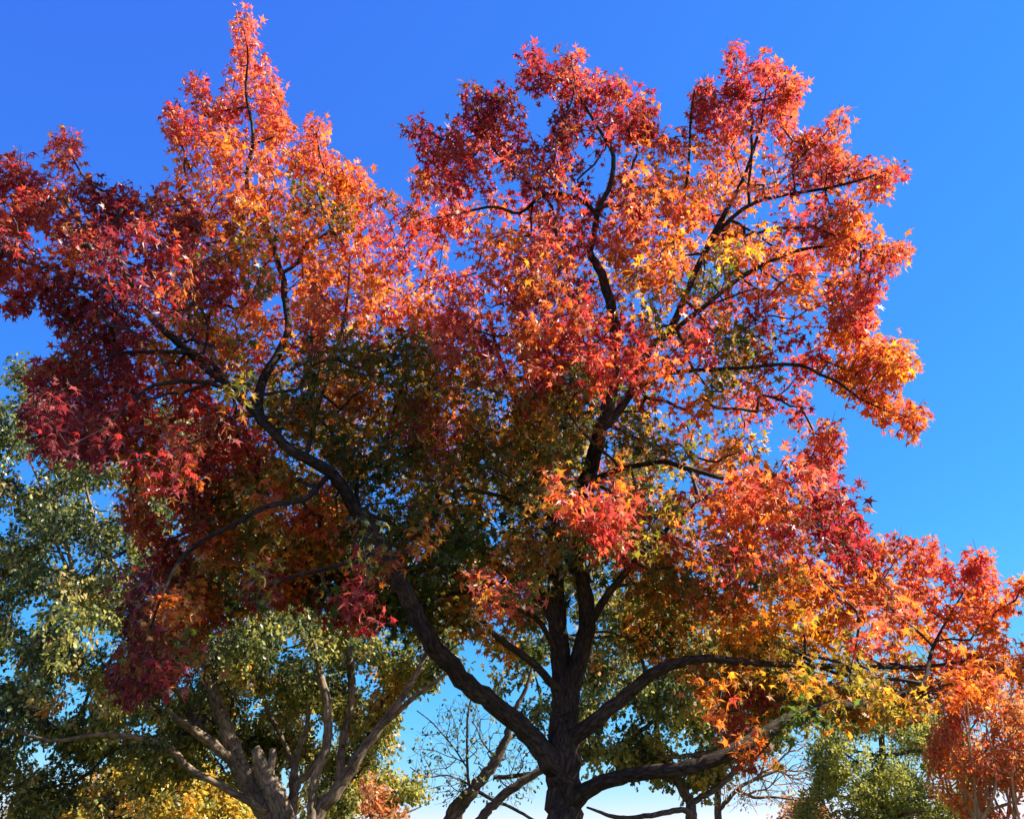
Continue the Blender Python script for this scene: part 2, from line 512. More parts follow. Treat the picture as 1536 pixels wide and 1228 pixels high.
    if per_shoot:
        cnt = np.maximum(2, g.poisson(per_shoot*np.where(soft < spread, 0.55, 1.0), N))
        idx = np.repeat(np.arange(N), cnt); n = len(idx)
        along = g.uniform(-1.0, 1.0, n)*soft[idx]
        axis = dirs[idx]
        rv = g.normal(0, 1, (n, 3)); rv = norm(rv-axis*(rv*axis).sum(1, keepdims=True)+axis*0.25)
        sz = size*(0.5+0.72*g.beta(2.2, 1.6, n))
        pet = rv*(size*g.uniform(0.25, 1.0, n))[:, None]
        pos = pts[idx]+axis*along[:, None]+pet-UP[None]*(size*0.15)
        tip = norm(rv*0.8-UP*droop+g.normal(0, 0.38, (n, 3)))
        nr = norm(UP*0.55+rv*0.45+g.normal(0, 0.55, (n, 3)))
        nr = norm(nr-tip*(nr*tip).sum(1, keepdims=True))
        keys = mixer(meta[:, 0], meta[:, 1], pts, g)
        col = np.zeros((n, 3))
        keys = np.array(keys)
        main = {}
        for k in set(keys):
            pal, w = MIXK[k]; pal = np.array(pal)
            sh = np.where(keys == k)[0]
            u = np.clip(0.5+0.42*clump_noise(pts[sh]/1.7+5.0)+g.normal(0, 0.13, len(sh)), 0, 0.999)
            pick = (np.cumsum(w)[None] > u[:, None]).argmax(1)
            main.update(zip(sh, pick))
            lf = np.where(keys[idx] == k)[0]
            own = g.choice(len(pal), len(lf), p=w)
            lead = np.array([main[q] for q in idx[lf]])
            use = np.where(g.uniform(0, 1, len(lf)) < 0.74, lead, own)
            c = pal[use]; c2 = pal[g.choice(len(pal), len(lf), p=w)]
            f = g.uniform(0, 0.35, len(lf))[:, None]
            col[lf] = c*(1-f)+c2*f
        col *= g.uniform(0.75, 1.25, n)[:, None]
        leaf_mesh(leafname, leaf, pos+inv, tip, nr, sz, col, leafm, root)
    return root, pts, meta

# ------------------------------------------------------------------ the ground
def ground():
    m, n, l, out = new_mat('autumn_grass')
    tc = n.new('ShaderNodeTexCoord')
    nz = n.new('ShaderNodeTexNoise'); nz.inputs['Scale'].default_value = 0.8; nz.inputs['Detail'].default_value = 8
    l.new(tc.outputs['Object'], nz.inputs['Vector'])
    cr = n.new('ShaderNodeValToRGB')
    cr.color_ramp.elements[0].color = (0.035, 0.05, 0.015, 1); cr.color_ramp.elements[0].position = 0.35
    cr.color_ramp.elements[1].color = (0.11, 0.09, 0.035, 1); cr.color_ramp.elements[1].position = 0.7
    l.new(nz.outputs[0], cr.inputs[0])
    b = n.new('ShaderNodeBsdfPrincipled'); b.inputs['Roughness'].default_value = 0.95
    l.new(cr.outputs[0], b.inputs['Base Color']); l.new(b.outputs[0], out.inputs[0])
    s, k = 900.0, 24
    xs = np.linspace(-s, s, k+1)
    X, Yg = np.meshgrid(xs, xs)
    V = np.stack([X.ravel(), Yg.ravel(), np.zeros(X.size)], 1)
    i, j = np.meshgrid(np.arange(k), np.arange(k))
    a = (j*(k+1)+i).ravel()
    F = np.stack([a, a+1, a+k+2, a+k+1], 1)
    o = fast_mesh('ground', V, F.ravel(), np.full(len(F), 4), m)
    o['kind'] = 'structure'
ground()

# ------------------------------------------------------------------ the sweetgum
D = 11.0
def mpx(px, Y=D, py=900):
    """metres for a width of px photograph pixels at depth Y"""
    depth = Y/(math.cos(PITCH)*1-math.sin(PITCH)*(CY-py)/F_PX)
    return px*depth/F_PX

CROWN = [(-60,300),(-10,255),(28,226),(50,262),(72,258),(80,215),(108,198),(122,225),(125,250),(150,268),(175,275),(200,272),(215,297),(228,282),(252,287),(262,245),(245,205),(240,165),(262,150),(285,165),(280,120),(300,110),(312,140),(330,150),(340,90),(350,60),(355,25),(368,12),(380,30),(382,55),(398,80),(415,110),(430,140),(425,165),(440,185),(455,205),(470,178),(485,174),(495,200),(500,228),(520,240),(545,240),(560,260),(575,283),(590,280),(608,302),(625,297),(612,270),(630,245),(632,218),(600,190),(625,180),(655,190),(672,188),(693,180),(690,150),(700,125),(722,145),(745,130),(770,135),(785,170),(790,205),(805,222),(820,200),(835,170),(842,145),(825,135),(805,145),(780,125),(780,100),(795,68),(815,85),(840,100),(850,75),(872,78),(880,105),(905,115),(930,112),(945,130),(950,150),(970,140),(985,170),(1000,190),(1025,190),(1035,122),(1060,118),(1080,130),(1095,68),(1115,72),(1122,92),(1140,78),(1165,85),(1190,110),(1210,120),(1205,145),(1190,175),(1200,195),(1230,190),(1250,165),(1272,170),(1265,210),(1270,235),(1300,240),(1330,245),(1352,250),(1345,275),(1325,292),(1308,300),(1285,288),(1300,320),(1320,350),(1330,370),(1355,360),(1362,380),(1345,400),(1325,410),(1320,440),(1310,470),(1300,500),(1330,500),(1360,508),(1375,540),(1365,560),(1340,580),(1355,605),(1380,610),(1378,650),(1365,656),(1330,640),(1300,620),(1275,600),(1250,580),(1215,560),(1205,580),(1212,610),(1210,640),(1225,637),(1250,630),(1262,660),(1265,690),(1255,715),(1245,735),(1270,750),(1280,775),(1300,795),(1330,815),(1350,800),(1370,820),(1400,808),(1415,830),(1440,845),(1465,820),(1485,840),(1495,865),(1510,870),(1536,858),(1590,850),(1640,910),(1600,1000),(1536,1015),(1480,1018),(1430,1040),(1390,1068),(1330,1072),(1280,1090),(1200,1082),(1140,1100),(1122,1150),(1085,1105),(1060,1050),(1020,1010),(960,990),(900,960),(800,985),(750,985),(700,955),(660,945),(620,955),(560,940),(520,945),(470,905),(380,915),(330,940),(300,985),(270,1020),(215,1050),(175,1050),(160,1010),(190,960),(185,900),(210,860),(230,830),(190,790),(180,740),(200,700),(160,680),(110,682),(60,680),(35,630),(60,590),(45,550),(85,530),(90,500),(60,450),(30,472),(14,462),(30,430),(-20,425),(-60,410)]

# (x, y, radius x, radius y, density multiplier) for the thin places and the holes
THIN = [(1045,625,95,62,0.42),(1170,655,45,55,0.0),(705,372,30,32,0.05),(1000,725,45,30,0.12),(650,310,24,12,0.1),(1150,480,70,50,0.45),(205,720,28,30,0.2),
        (790,785,45,30,0.5),(350,880,60,25,0.6),(280,640,50,35,0.5),(1240,290,60,14,0.5),(1150,335,40,30,0.5),
        (780,540,22,22,0.15),(850,960,110,50,0.5),(735,935,40,30,0.6),(950,940,50,40,0.5),(240,345,14,22,0.15),(1070,205,18,14,0.2),
        (1220,560,60,16,0.5),(45,400,30,16,0.4),(130,500,40,20,0.45),(330,330,18,12,0.3),(1000,560,60,30,0.5),(745,450,30,30,0.5)]
def crown_density(x, y):
    d = 0.54+0.46*np.exp(-((x-560)/360)**4-((y-740)/230)**4)
    d = np.maximum(d, 0.54+0.30*np.exp(-((x-1120)/200)**4-((y-930)/110)**4))
    for cx, cy_, rx, ry, m in THIN:
        q = ((x-cx)/rx)**2+((y-cy_)/ry)**2
        d *= m+(1-m)*np.clip((q-0.55)/0.6, 0, 1)
    return d

DEEP = [(590,370,130,110,1.7),(365,140,80,150,0.8),(800,250,190,170,-0.9),(1180,250,170,170,0.8),(1400,900,180,90,1.3),(880,500,120,70,-0.8),(160,560,170,170,-0.5),(1130,640,90,70,0.8),(560,620,160,110,0.6)]
def crown_depth(x, y):
    d = D-2.0*np.clip((CY-y)/600, -0.6, 1)
    d = d-0.9*np.clip((450-x)/450, 0, 1.2)*np.clip((y-150)/500, 0, 1)-0.7*np.clip((x-1150)/350, 0, 1)
    for cx, cy_, rx, ry, a in DEEP:
        d = d+a*np.exp(-((x-cx)/rx)**2-((y-cy_)/ry)**2)
    return d

# colour regions of the crown: (x, y, mix)
ZONE = [(30,300,'R'),(100,230,'C'),(150,330,'B'),(60,380,'R'),(200,400,'B'),(110,450,'B'),(230,330,'K'),(260,190,'C'),(290,140,'R'),(360,60,'C'),(370,150,'C'),(330,240,'O'),(400,250,'O'),(430,180,'O'),(260,270,'O'),
 (310,420,'K'),(380,380,'M'),(470,300,'M'),(480,210,'C'),(540,270,'C'),(600,310,'K'),(560,360,'C'),(640,370,'C'),(680,340,'C'),(460,380,'O'),(520,440,'O'),(620,450,'O'),(560,420,'C'),
 (100,600,'B'),(150,650,'B'),(180,560,'B'),(90,550,'K'),(230,600,'K'),(260,530,'M'),(330,500,'M'),(300,600,'K'),(370,580,'L'),(420,550,'M'),(380,480,'O'),(350,640,'K'),(280,670,'K'),(220,700,'K'),(240,790,'K'),
 (450,620,'L'),(520,560,'L'),(560,620,'L'),(500,660,'L'),(600,530,'L'),(640,600,'L'),(480,720,'L'),(400,740,'L'),(430,800,'L'),(540,720,'L'),(620,680,'L'),(580,740,'L'),(660,640,'K'),
 (250,860,'D'),(220,920,'D'),(250,980,'D'),(210,1010,'D'),(200,960,'D'),(280,940,'M'),(300,900,'M'),(330,830,'M'),(340,890,'G'),(400,880,'K'),(440,880,'K'),(380,810,'L'),(460,780,'R'),(600,820,'L'),(560,850,'K'),(520,900,'K'),(640,800,'L'),(480,860,'G'),(530,810,'G'),
 (620,920,'G'),(660,960,'G'),(600,880,'G'),(690,820,'G'),(740,880,'C'),(720,860,'O'),(760,940,'L'),(700,900,'L'),(780,830,'L'),
 (640,210,'B'),(700,160,'B'),(730,220,'R'),(650,260,'K'),(800,110,'B'),(860,90,'R'),(860,170,'K'),(930,150,'B'),(900,230,'K'),(960,180,'R'),(760,270,'K'),(700,290,'K'),(820,310,'R'),(800,380,'C'),(760,240,'R'),(870,350,'K'),(940,260,'O'),(960,330,'R'),
 (1100,100,'R'),(1150,120,'C'),(1190,140,'C'),(1060,160,'R'),(1080,220,'O'),(1140,210,'C'),(1020,260,'O'),(1040,330,'O'),(1100,300,'O'),(1230,220,'C'),(1190,250,'K'),(1240,260,'K'),(1330,260,'R'),(1270,330,'C'),(1200,320,'K'),(1150,370,'O'),(1060,420,'L'),(1000,400,'O'),(1240,400,'C'),(1340,380,'R'),(1200,440,'O'),(1290,430,'R'),(1120,440,'R'),(1040,490,'R'),(1100,520,'L'),(990,490,'L'),
 (940,420,'M'),(860,440,'K'),(780,460,'K'),(720,440,'C'),(690,500,'C'),(740,520,'K'),(820,540,'R'),(840,520,'R'),(900,490,'R'),(930,540,'R'),(980,540,'R'),(880,600,'L'),(760,600,'L'),(700,560,'M'),(800,650,'Y'),(720,660,'L'),(830,690,'L'),(770,720,'L'),(660,700,'L'),(940,640,'L'),
 (880,750,'R'),(850,770,'R'),(930,790,'R'),(830,800,'L'),(790,760,'G'),(1000,780,'L'),(960,740,'L'),(900,830,'G'),(1020,720,'L'),
 (1230,490,'O'),(1190,500,'K'),(1340,530,'C'),(1290,540,'O'),(1330,610,'C'),(1370,630,'R'),(1280,580,'K'),(1190,600,'R'),(1200,640,'K'),(1130,630,'O'),(1110,680,'Y'),(1080,700,'O'),(1240,650,'C'),(1230,700,'C'),(1200,700,'K'),
 (1150,740,'R'),(1080,760,'R'),(1220,760,'B'),(1270,800,'B'),(1180,790,'R'),(1080,820,'K'),(1250,840,'B'),(1160,840,'M'),(1020,830,'M'),
 (1000,890,'L'),(950,900,'L'),(1080,890,'M'),(1150,910,'Y'),(1100,950,'Y'),(1020,950,'L'),(980,980,'G'),(1230,900,'O'),(1200,950,'Y'),(1280,880,'C'),(1350,850,'O'),(1420,860,'O'),(1470,850,'C'),(1530,900,'O'),(1480,930,'O'),(1400,930,'O'),(1330,940,'O'),(1290,940,'O'),(1360,980,'Y'),(1440,990,'O'),(1520,980,'O'),(1280,990,'Y'),(1420,900,'O'),(1380,880,'O'),(1340,900,'O'),
 (1100,1030,'M'),(1160,1040,'Y'),(1120,1110,'M'),(1220,1040,'Y'),(1290,1060,'L'),(1360,1050,'Y'),(1200,1075,'G'),(1420,1030,'O'),(860,930,'G'),(830,960,'G'),(880,880,'G'),(760,970,'L')]
ZXY = np.array([(z[0], z[1]) for z in ZONE], float); ZK = [z[2] for z in ZONE]
def crown_mix(x, y, P, g):
    d = np.hypot(x[:, None]-ZXY[None, :, 0], y[:, None]-ZXY[None, :, 1])
    w = np.exp(-(d/34.0)**2)+1e-9/(d+1)
    w /= w.sum(1, keepdims=True)
    c = (w.cumsum(1) > g.uniform(0, 1, len(x))[:, None]).argmax(1)
    return [ZK[i] for i in c]

def limb(pts, w0, w1, y0, y1, part='limb'):
    """pixel polyline with start/end widths (px) and start/end depth -> limb entry"""
    n = len(pts); L = []
    seg = [0.0]
    for a, b in zip(pts, pts[1:]): seg.append(seg[-1]+math.dist(a, b))
    for (x, y), s in zip(pts, seg):
        t = s/seg[-1]; Y = y0+(y1-y0)*t; w = w0+(w1-w0)*t
        L.append((x, y, Y, mpx(w/2, Y, y)))
    return (part, L)

def w_list(pts, ws, ys, part='limb'):
    return (part, [(x, y, Y, mpx(w/2, Y, y)) for (x, y), w, Y in zip(pts, ws, ys)])

gum_limbs = [
 w_list([(844,1240),(846,1190),(846,1140),(847,1100),(847,1051),(842,1010),(837,951),(834,885),(832,818),(828,775),(815,715),(800,660),(775,600),(750,540),(735,480)],
        [56,54,52,46,40,32,27,25,23,20,16,13,10,7,4], [11,11,11,11,11,11,11,11,11,11.1,11.2,11.3,11.3,11.2,11], 'trunk'),
 w_list([(850,1060),(859,1020),(874,968),(882,918),(873,868),(865,818),(864,780),(872,740),(886,700),(899,650),(912,610),(919,567),(922,520),(921,477),(909,430),(897,400),(885,378),(893,340),(897,315),(915,277),(920,235),(910,212),(890,180),(868,140),(858,100)],
        [30,28,26,25,23,22,22,23,24,22,20,18,16,15,14,12,11,9,8,7.5,6.5,5.5,4.5,3.5,2], [11,10.95,10.9,10.8,10.7,10.6,10.5,10.5,10.4,10.2,10.1,10,9.8,9.7,9.5,9.4,9.3,9.2,9.1,9,8.9,8.9,8.8,8.8,8.7]),
 w_list([(840,1165),(824,1140),(795,1101),(745,1058),(699,1025),(662,985),(639,951),(612,895),(595,861),(570,810),(535,765),(500,712),(465,690),(433,672),(400,637),(350,587),(300,543),(260,507),(227,477),(200,430),(170,380),(140,340)],
        [40,36,31,28,28,27,26,25,24,22,20,18,17,16,15,13.5,12,11,9,7,5,3], [11,10.9,10.8,10.6,10.4,10.2,10.1,10,9.9,9.8,9.7,9.5,9.4,9.3,9.2,9,8.9,8.8,8.7,8.7,8.7,8.7]),
 w_list([(392,632),(386,605),(395,570),(420,525),(433,490),(428,455),(422,410),(402,350),(382,318),(370,270),(380,205),(369,140),(372,85),(366,45)],
        [15,15,14,12,11,10,9,8,7,6,5,4,3,2], [9.2,9.2,9.2,9.1,9,9,8.9,8.9,8.8,8.8,8.8,8.7,8.7,8.7]),
 w_list([(845,1120),(869,1101),(912,1065),(955,1028),(995,1000),(1030,991),(1057,988),(1100,991),(1141,995),(1231,998),(1357,1000),(1420,995),(1474,985)],
        [24,24,22,20,18,15,13,11,10,8,6,4,2], [11,10.9,10.8,10.7,10.6,10.6,10.5,10.4,10.4,10.3,10.2,10.1,10]),
 w_list([(848,1215),(870,1195),(889,1178),(929,1165),(979,1158),(1022,1153),(1074,1138),(1117,1115),(1157,1091),(1201,1071),(1241,1061),(1301,1055),(1341,1045),(1384,1031),(1420,1022),(1450,1010)],
        [30,28,24,22,21,21,20,20,18,17,15,13,10,7,4.5,2.5], [11,10.9,10.8,10.6,10.4,10.3,10.1,10,9.9,9.8,9.7,9.6,9.5,9.4,9.4,9.4]),
 w_list([(1378,1033),(1387,1018),(1391,1003),(1400,970),(1420,930),(1450,880)], [7,7,6,5,3,2], [9.4,9.4,9.4,9.4,9.3,9.3]),
 w_list([(840,955),(830,930),(819,905),(795,881),(749,851),(715,820),(685,785),(655,740),(640,690),(640,640)], [22,21,20,20,16,13,10,8,6,3], [11,11,11,11.1,11.2,11.3,11.4,11.5,11.5,11.5]),
 w_list([(846,1045),(825,1022),(795,991),(759,965),(739,948),(722,925),(712,890)], [14,13,12,10,8,6,3], [11,10.8,10.6,10.4,10.3,10.2,10.1]),
 w_list([(836,985),(824,958),(802,925),(765,911),(730,900)], [9,9,8,6,3], [11,10.8,10.6,10.4,10.3]),
 w_list([(882,940),(895,918),(912,891),(942,855),(975,818),(1010,785),(1050,750),(1100,720)], [13,12,11,10,8,6,4,2], [10.8,10.7,10.6,10.4,10.2,10,9.8,9.6]),
 w_list([(884,722),(899,715),(945,700),(995,693),(1023,700),(1067,713),(1111,723),(1170,735)], [11,10,9,8,8,7,6,3], [10.4,10.2,9.9,9.6,9.4,9.2,9.1,9]),
 w_list([(905,640),(919,627),(945,592),(975,525),(1003,500),(1022,460),(1044,405),(1062,370),(1078,335),(1100,298),(1122,250),(1140,190),(1150,130)], [14,13,12,13,13,11,10,9,8,6,5,4,2], [10.2,10.2,10.2,10.1,10.1,10,9.9,9.8,9.7,9.6,9.5,9.4,9.3]),
 w_list([(950,585),(985,565),(1022,557),(1100,553),(1160,547),(1204,548),(1230,562),(1257,573),(1290,598),(1340,620)], [8,7.5,7,6,5.5,5,4.5,4,3,2], [10.2,10,9.9,9.8,9.7,9.6,9.6,9.5,9.5,9.5]),
 w_list([(1060,372),(1095,330),(1134,303),(1177,293),(1237,283),(1291,270),(1330,256)], [7,6.5,6,5,4.5,3.5,2], [9.8,9.6,9.5,9.4,9.3,9.2,9.2]),
 w_list([(1005,500),(1050,465),(1100,425),(1150,395),(1200,375),(1260,370),(1330,385)], [8,8,7,6,5,4,2], [10.1,9.9,9.8,9.7,9.6,9.5,9.5]),
 w_list([(1000,410),(1020,330),(1031,267),(1034,233),(1037,167),(1043,130)], [6,5,4.5,4,3.5,2], [9.6,9.4,9.3,9.3,9.2,9.2]),
 w_list([(858,860),(838,815),(812,788),(792,763),(759,747),(719,737),(680,735)], [9,9,8,8,7,6,3], [10.8,10.6,10.4,10.2,10,9.9,9.8]),
 w_list([(545,775),(535,750),(537,717),(555,693),(579,667),(585,637),(602,583),(610,540)], [8,7,7,6,6,5,4,2], [9.7,9.7,9.7,9.8,9.9,10,10,10]),
 w_list([(345,578),(318,545),(290,530),(267,528),(225,528),(183,529),(143,550),(100,580)], [8,8,7,7,6,5,4,2], [9,8.9,8.7,8.6,8.4,8.3,8.2,8.1]),
 w_list([(365,600),(330,580),(290,572),(233,577),(200,600),(160,640)], [7,7,7,6,4,2], [9.1,8.8,8.5,8.3,8.2,8.1]),
 w_list([(490,715),(457,748),(400,760),(350,787),(317,803),(270,840),(240,900),(215,980)], [9,9,8,7,7,6,4,2], [9.5,9.2,8.9,8.6,8.5,8.4,8.3,8.3]),
 w_list([(455,690),(462,675),(467,655),(480,600),(500,540),(520,460),(525,380)], [8,7,7,6,5,4,2], [9.4,9.5,9.6,9.8,10,10,10]),
 w_list([(897,325),(870,300),(820,290),(780,320),(740,310),(690,320),(640,330)], [6,6,5,5,4.5,4,2], [9.1,9,8.9,8.8,8.7,8.7,8.7]),
 w_list([(820,300),(780,265),(745,230),(722,190),(710,150)], [5,4.5,4,3,2], [8.9,8.8,8.7,8.7,8.7]),
 w_list([(575,815),(545,835),(500,850),(440,865),(390,885)], [9,8,7,5,3], [9.8,9.4,9,8.8,8.7]),
 w_list([(915,590),(880,560),(840,545),(800,500),(760,440)], [8,7,6,5,3], [10.1,9.8,9.5,9.3,9.2]),
]
def sink(L):
    out = []
    for x, y, Y, r in L:
        k = 0.8*max(min(max((640-y)/300, 0), 1), min(max((x-1020)/300, 0), 1))
        Y2 = Y+(float(crown_depth(np.array([x]), np.array([y]))[0])-0.1-Y)*k
        out.append((x, y, Y2, r*Y2/Y))
    return out
gum_limbs = [(p, sink(L)) for p, L in gum_limbs]
# red clusters that hang towards the camera
NEAR = [(880,750,55,40,8.2,22),(930,790,45,30,8.3,12),(860,790,30,30,8.3,8),(840,525,50,45,8.3,20),(915,540,50,40,8.3,18),(890,490,35,22,8.4,8),(980,545,25,20,8.4,6),(740,885,48,28,8.6,12),(1160,745,80,40,7.9,26),(1080,770,50,40,8,14),(1240,780,50,50,8,16),
        (230,900,45,45,8.3,14),(240,980,45,45,8.3,12),(280,690,50,30,7.9,10),(130,630,60,50,7.8,24),(420,880,50,25,8,10),(600,810,60,35,8.4,14),(1120,1125,16,20,9.9,5),(1200,1085,40,10,9.6,5),(1330,1050,50,18,9.6,12),(1440,1010,60,20,9.6,14),(1230,1035,60,25,9.5,10),(1100,1040,50,25,9.7,8),(1310,920,50,40,8.3,8),(350,600,40,20,8,6),(230,400,70,60,7.9,22),(520,900,35,25,8.2,8)]
near = []
for cx, cy_, rx, ry, Y, n in NEAR:
    for _ in range(int(n*0.7)):
        a, r = rng.uniform(0, 6.28), math.sqrt(rng.uniform(0, 1))
        near.append((cx+1.15*rx*r*math.cos(a), cy_+1.1*ry*r*math.sin(a), Y+0.3+rng.uniform(-0.5, 0.5)))
# limbs that stay bare enough to be seen: (points, half width px, share of shoots in front taken away)
SHOW = [([(844,1240),(847,1051),(837,951),(832,860)],30,.97),([(859,1020),(882,918),(865,818)],20,.9),([(872,740),(899,650),(919,567)],22,.85),([(922,500),(899,400),(885,378)],18,.93),([(893,330),(917,260),(915,215)],14,.9),
        ([(829,1151),(745,1058),(662,985)],26,.97),([(662,985),(612,895),(570,810),(500,712)],18,.35),([(500,712),(433,672),(380,612),(300,543),(227,477)],24,.96),([(384,605),(395,570),(433,490),(428,455)],16,.9),
        ([(869,1101),(955,1028),(1057,988)],18,.95),([(1057,988),(1231,998),(1357,1000)],12,.6),([(870,1195),(929,1165),(1022,1153),(1117,1115),(1175,1082)],22,.95),([(1175,1082),(1241,1061),(1341,1045)],12,.45),([(824,925),(795,881),(749,851)],16,.7),
        ([(825,1025),(759,965),(725,931)],14,.8),([(895,918),(942,855)],12,.7),([(899,715),(995,693),(1111,723)],12,.93),([(1003,505),(1044,405),(1078,335)],12,.8),([(1005,560),(1100,553),(1204,548),(1280,590)],10,.8),
        ([(1100,310),(1177,293),(1291,270)],9,.8),([(1031,290),(1037,150)],9,.75),([(812,790),(759,747),(719,737)],10,.7),([(535,750),(555,693),(602,583)],9,.5)]
def clear_limbs(x, y, Y, g):
    bad = np.zeros(len(x), bool)
    for P, hw, share in SHOW:
        e = np.full(len(x), 1e9)
        for a, b in zip(P, P[1:]):
            a = np.array(a, float); ab = np.array(b, float)-a
            t = np.clip(((x-a[0])*ab[0]+(y-a[1])*ab[1])/(ab@ab), 0, 1)
            e = np.minimum(e, np.hypot(x-a[0]-t*ab[0], y-a[1]-t*ab[1]))
        bad |= (e < hw) & (g.uniform(0, 1, len(x)) < share) & (Y < crown_depth(x, y)+0.5)
    return bad

gum, gum_pts, gum_meta = make_tree('sweetgum_tree', 'large sweetgum with red, crimson and orange star-shaped leaves filling the picture', 'tree', gum_limbs,
    [(CROWN, crown_depth, 2.2, 1.0, crown_density)], star_leaf(), 0.187, (M_BARK, M_TWIG, M_LEAF), 4500, 20, crown_mix,
    tuple(at(844, 1240, 11)[0]*np.array([1, 1, 0])), seed=3, rootpy=1, extra_pts=near, spread=0.21, clump=1.5, clump_size=0.95, clear=clear_limbs, outline=12, edge_in=15)

# dark seed balls hanging on thin stalks
def seed_ball_mesh():
    import bmesh
    bm = bmesh.new()
    bmesh.ops.create_icosphere(bm, subdivisions=2, radius=0.017)
    for i, v in enumerate(list(bm.verts)):
        if i % 2 == 0: v.co *= 1.35
    ret = bmesh.ops.create_cone(bm, cap_ends=True, segments=4, radius1=0.0018, radius2=0.0018, depth=0.1)
    bmesh.ops.translate(bm, verts=ret['verts'], vec=(0, 0, 0.062))
    me = bpy.data.meshes.new('seed_ball'); bm.to_mesh(me); bm.free()
    me.materials.append(M_BALL)
    return me
ball = seed_ball_mesh()
order = np.argsort(-gum_meta[:, 0]+gum_meta[:, 1]*0.4)
for i in order[:260:6]:
    o = bpy.data.objects.new('seed_ball', ball); COL.objects.link(o); o.parent = gum
    o.location = gum_pts[i]-np.array(gum.location)+np.array([rng.uniform(-.05, .05), rng.uniform(-.05, .05), -0.16])

# ------------------------------------------------------------------ trees behind
def const(Y, wob=0.0):
    return lambda x, y: np.full(len(x), float(Y))+wob*np.sin(x*0.02)*np.cos(y*0.017)
def one(*ks):
    return lambda x, y, P, g: [ks[i] for i in g.integers(0, len(ks), len(x))]
def base_at(px, py, Y):
    return tuple(at(px, py, Y)[0]*np.array([1, 1, 0]))
def patch(holes, d0=0.95, noise=0.0):
    def f(x, y):
        d = np.full(len(x), d0)
        for cx, cy_, rx, ry, m in holes:
            q = ((x-cx)/rx)**2+((y-cy_)/ry)**2
            d *= m+(1-m)*np.clip((q-0.55)/0.6, 0, 1)
        if noise: d *= np.clip(0.5+noise*(np.sin(x*0.045+y*0.03)+np.sin(y*0.06-x*0.025+1.3)), 0.05, 1)
        return d
    return f

# big green oak on the left
OD = 19.0
oak_limbs = [
 w_list([(420,1290),(412,1228),(390,1200),(360,1151),(340,1095),(320,1038),(307,991),(298,958),(290,900),(270,840),(240,760)], [60,52,30,27,22,18,15,13,11,8,4], [OD]*11, 'trunk'),
 w_list([(420,1260),(423,1215),(408,1180),(393,1151),(383,1122)], [38,30,27,24,14], [OD-.3]*5),
 w_list([(400,1165),(408,1142),(409,1122)], [14,12,10], [OD-.3]*3),
 w_list([(360,1150),(333,1128),(293,1095),(250,1071),(207,1058),(150,1030),(90,1000),(20,960)], [16,15,13,11,10,8,6,3], [OD,OD-.2,OD-.4,OD-.6,OD-.8,OD-1,OD-1.2,OD-1.4]),
 w_list([(310,1105),(293,1081),(277,1051),(253,1015),(235,980),(200,900),(150,800),(120,700)], [12,12,11,10,9,7,5,3], [OD+.2,OD+.3,OD+.5,OD+.7,OD+.8,OD+1,OD+1.2,OD+1.2]),
 w_list([(400,1215),(383,1208),(333,1178),(287,1155),(257,1125),(220,1108),(150,1101),(80,1110),(0,1090)], [13,12,11,11,10,8,7,5,3], [OD-.3,OD-.4,OD-.6,OD-.8,OD-1,OD-1.2,OD-1.4,OD-1.6,OD-1.8]),
 w_list([(432,1250),(437,1218),(440,1191),(448,1172),(463,1160),(478,1135),(500,1100)], [22,18,15,12,10,8,4], [OD+.2]*7),
 w_list([(441,1195),(438,1170),(445,1140),(452,1110),(460,1090),(463,1040),(455,990)], [12,11,10,9,8,6,3], [OD+.4]*7),
 w_list([(462,1270),(467,1218),(473,1168),(490,1118),(490,1051),(483,1025),(473,978),(457,925),(445,850),(440,780)], [18,15,14,14,13,12,10,9,6,3], [OD-.5]*10),
 w_list([(460,1270),(477,1218),(510,1178),(545,1125),(579,1078),(602,1048),(629,1001),(650,950),(660,880)], [26,22,19,16,13,10,8,6,3], [OD-.4]*9),
 w_list([(570,1092),(590,1073),(619,1048),(662,1015),(690,990)], [9,9,8,6,3], [OD-.4,OD-.6,OD-.8,OD-1,OD-1.2]),
 w_list([(508,1185),(515,1110),(526,1060),(528,1020),(524,985),(530,930),(545,860)], [14,13,12,12,10,7,3], [OD+.3]*7),
 w_list([(447,1180),(440,1150),(420,1100),(400,1060),(390,1010),(385,950)], [9,8,7,6,5,3], [OD+.8]*6),
 w_list([(130,890),(110,860),(100,820),(70,750),(40,680)], [8,7,6,5,2], [OD-1]*5),
 w_list([(205,960),(150,920),(118,890),(100,850),(60,760)], [10,11,10,6,3], [OD]*5),
]
OAK = [(-80,600),(0,560),(25,530),(45,545),(50,575),(110,610),(200,620),(260,600),(330,640),(420,700),(500,760),(580,830),(640,900),(690,950),(700,990),(660,1010),(650,1050),(620,1030),(600,1050),(590,1080),(600,1130),(640,1180),(630,1200),(590,1195),(570,1160),(540,1180),(520,1240),(470,1200),(430,1150),(400,1180),(340,1180),(300,1160),(250,1180),(200,1200),(140,1185),(60,1240),(-80,1250)]
def clear_along(limbs, hw, share):
    def f(x, y, Y, g):
        bad = np.zeros(len(x), bool)
        for part, L in limbs:
            L = np.asarray(L)
            for a, b in zip(L, L[1:]):
                if min(a[3], b[3]) < 0.085: continue
                ab = (b-a)[:2]
                t = np.clip(((x-a[0])*ab[0]+(y-a[1])*ab[1])/(ab@ab), 0, 1)
                e = np.hypot(x-a[0]-t*ab[0], y-a[1]-t*ab[1])
                bad |= (e < hw) & (Y < a[2]+0.3) & (g.uniform(0, 1, len(x)) < share)
        return bad
    return f
OAKLOW = [(480,1120),(540,1100),(600,1110),(640,1170),(650,1195),(610,1215),(560,1190),(520,1210),(490,1180)]
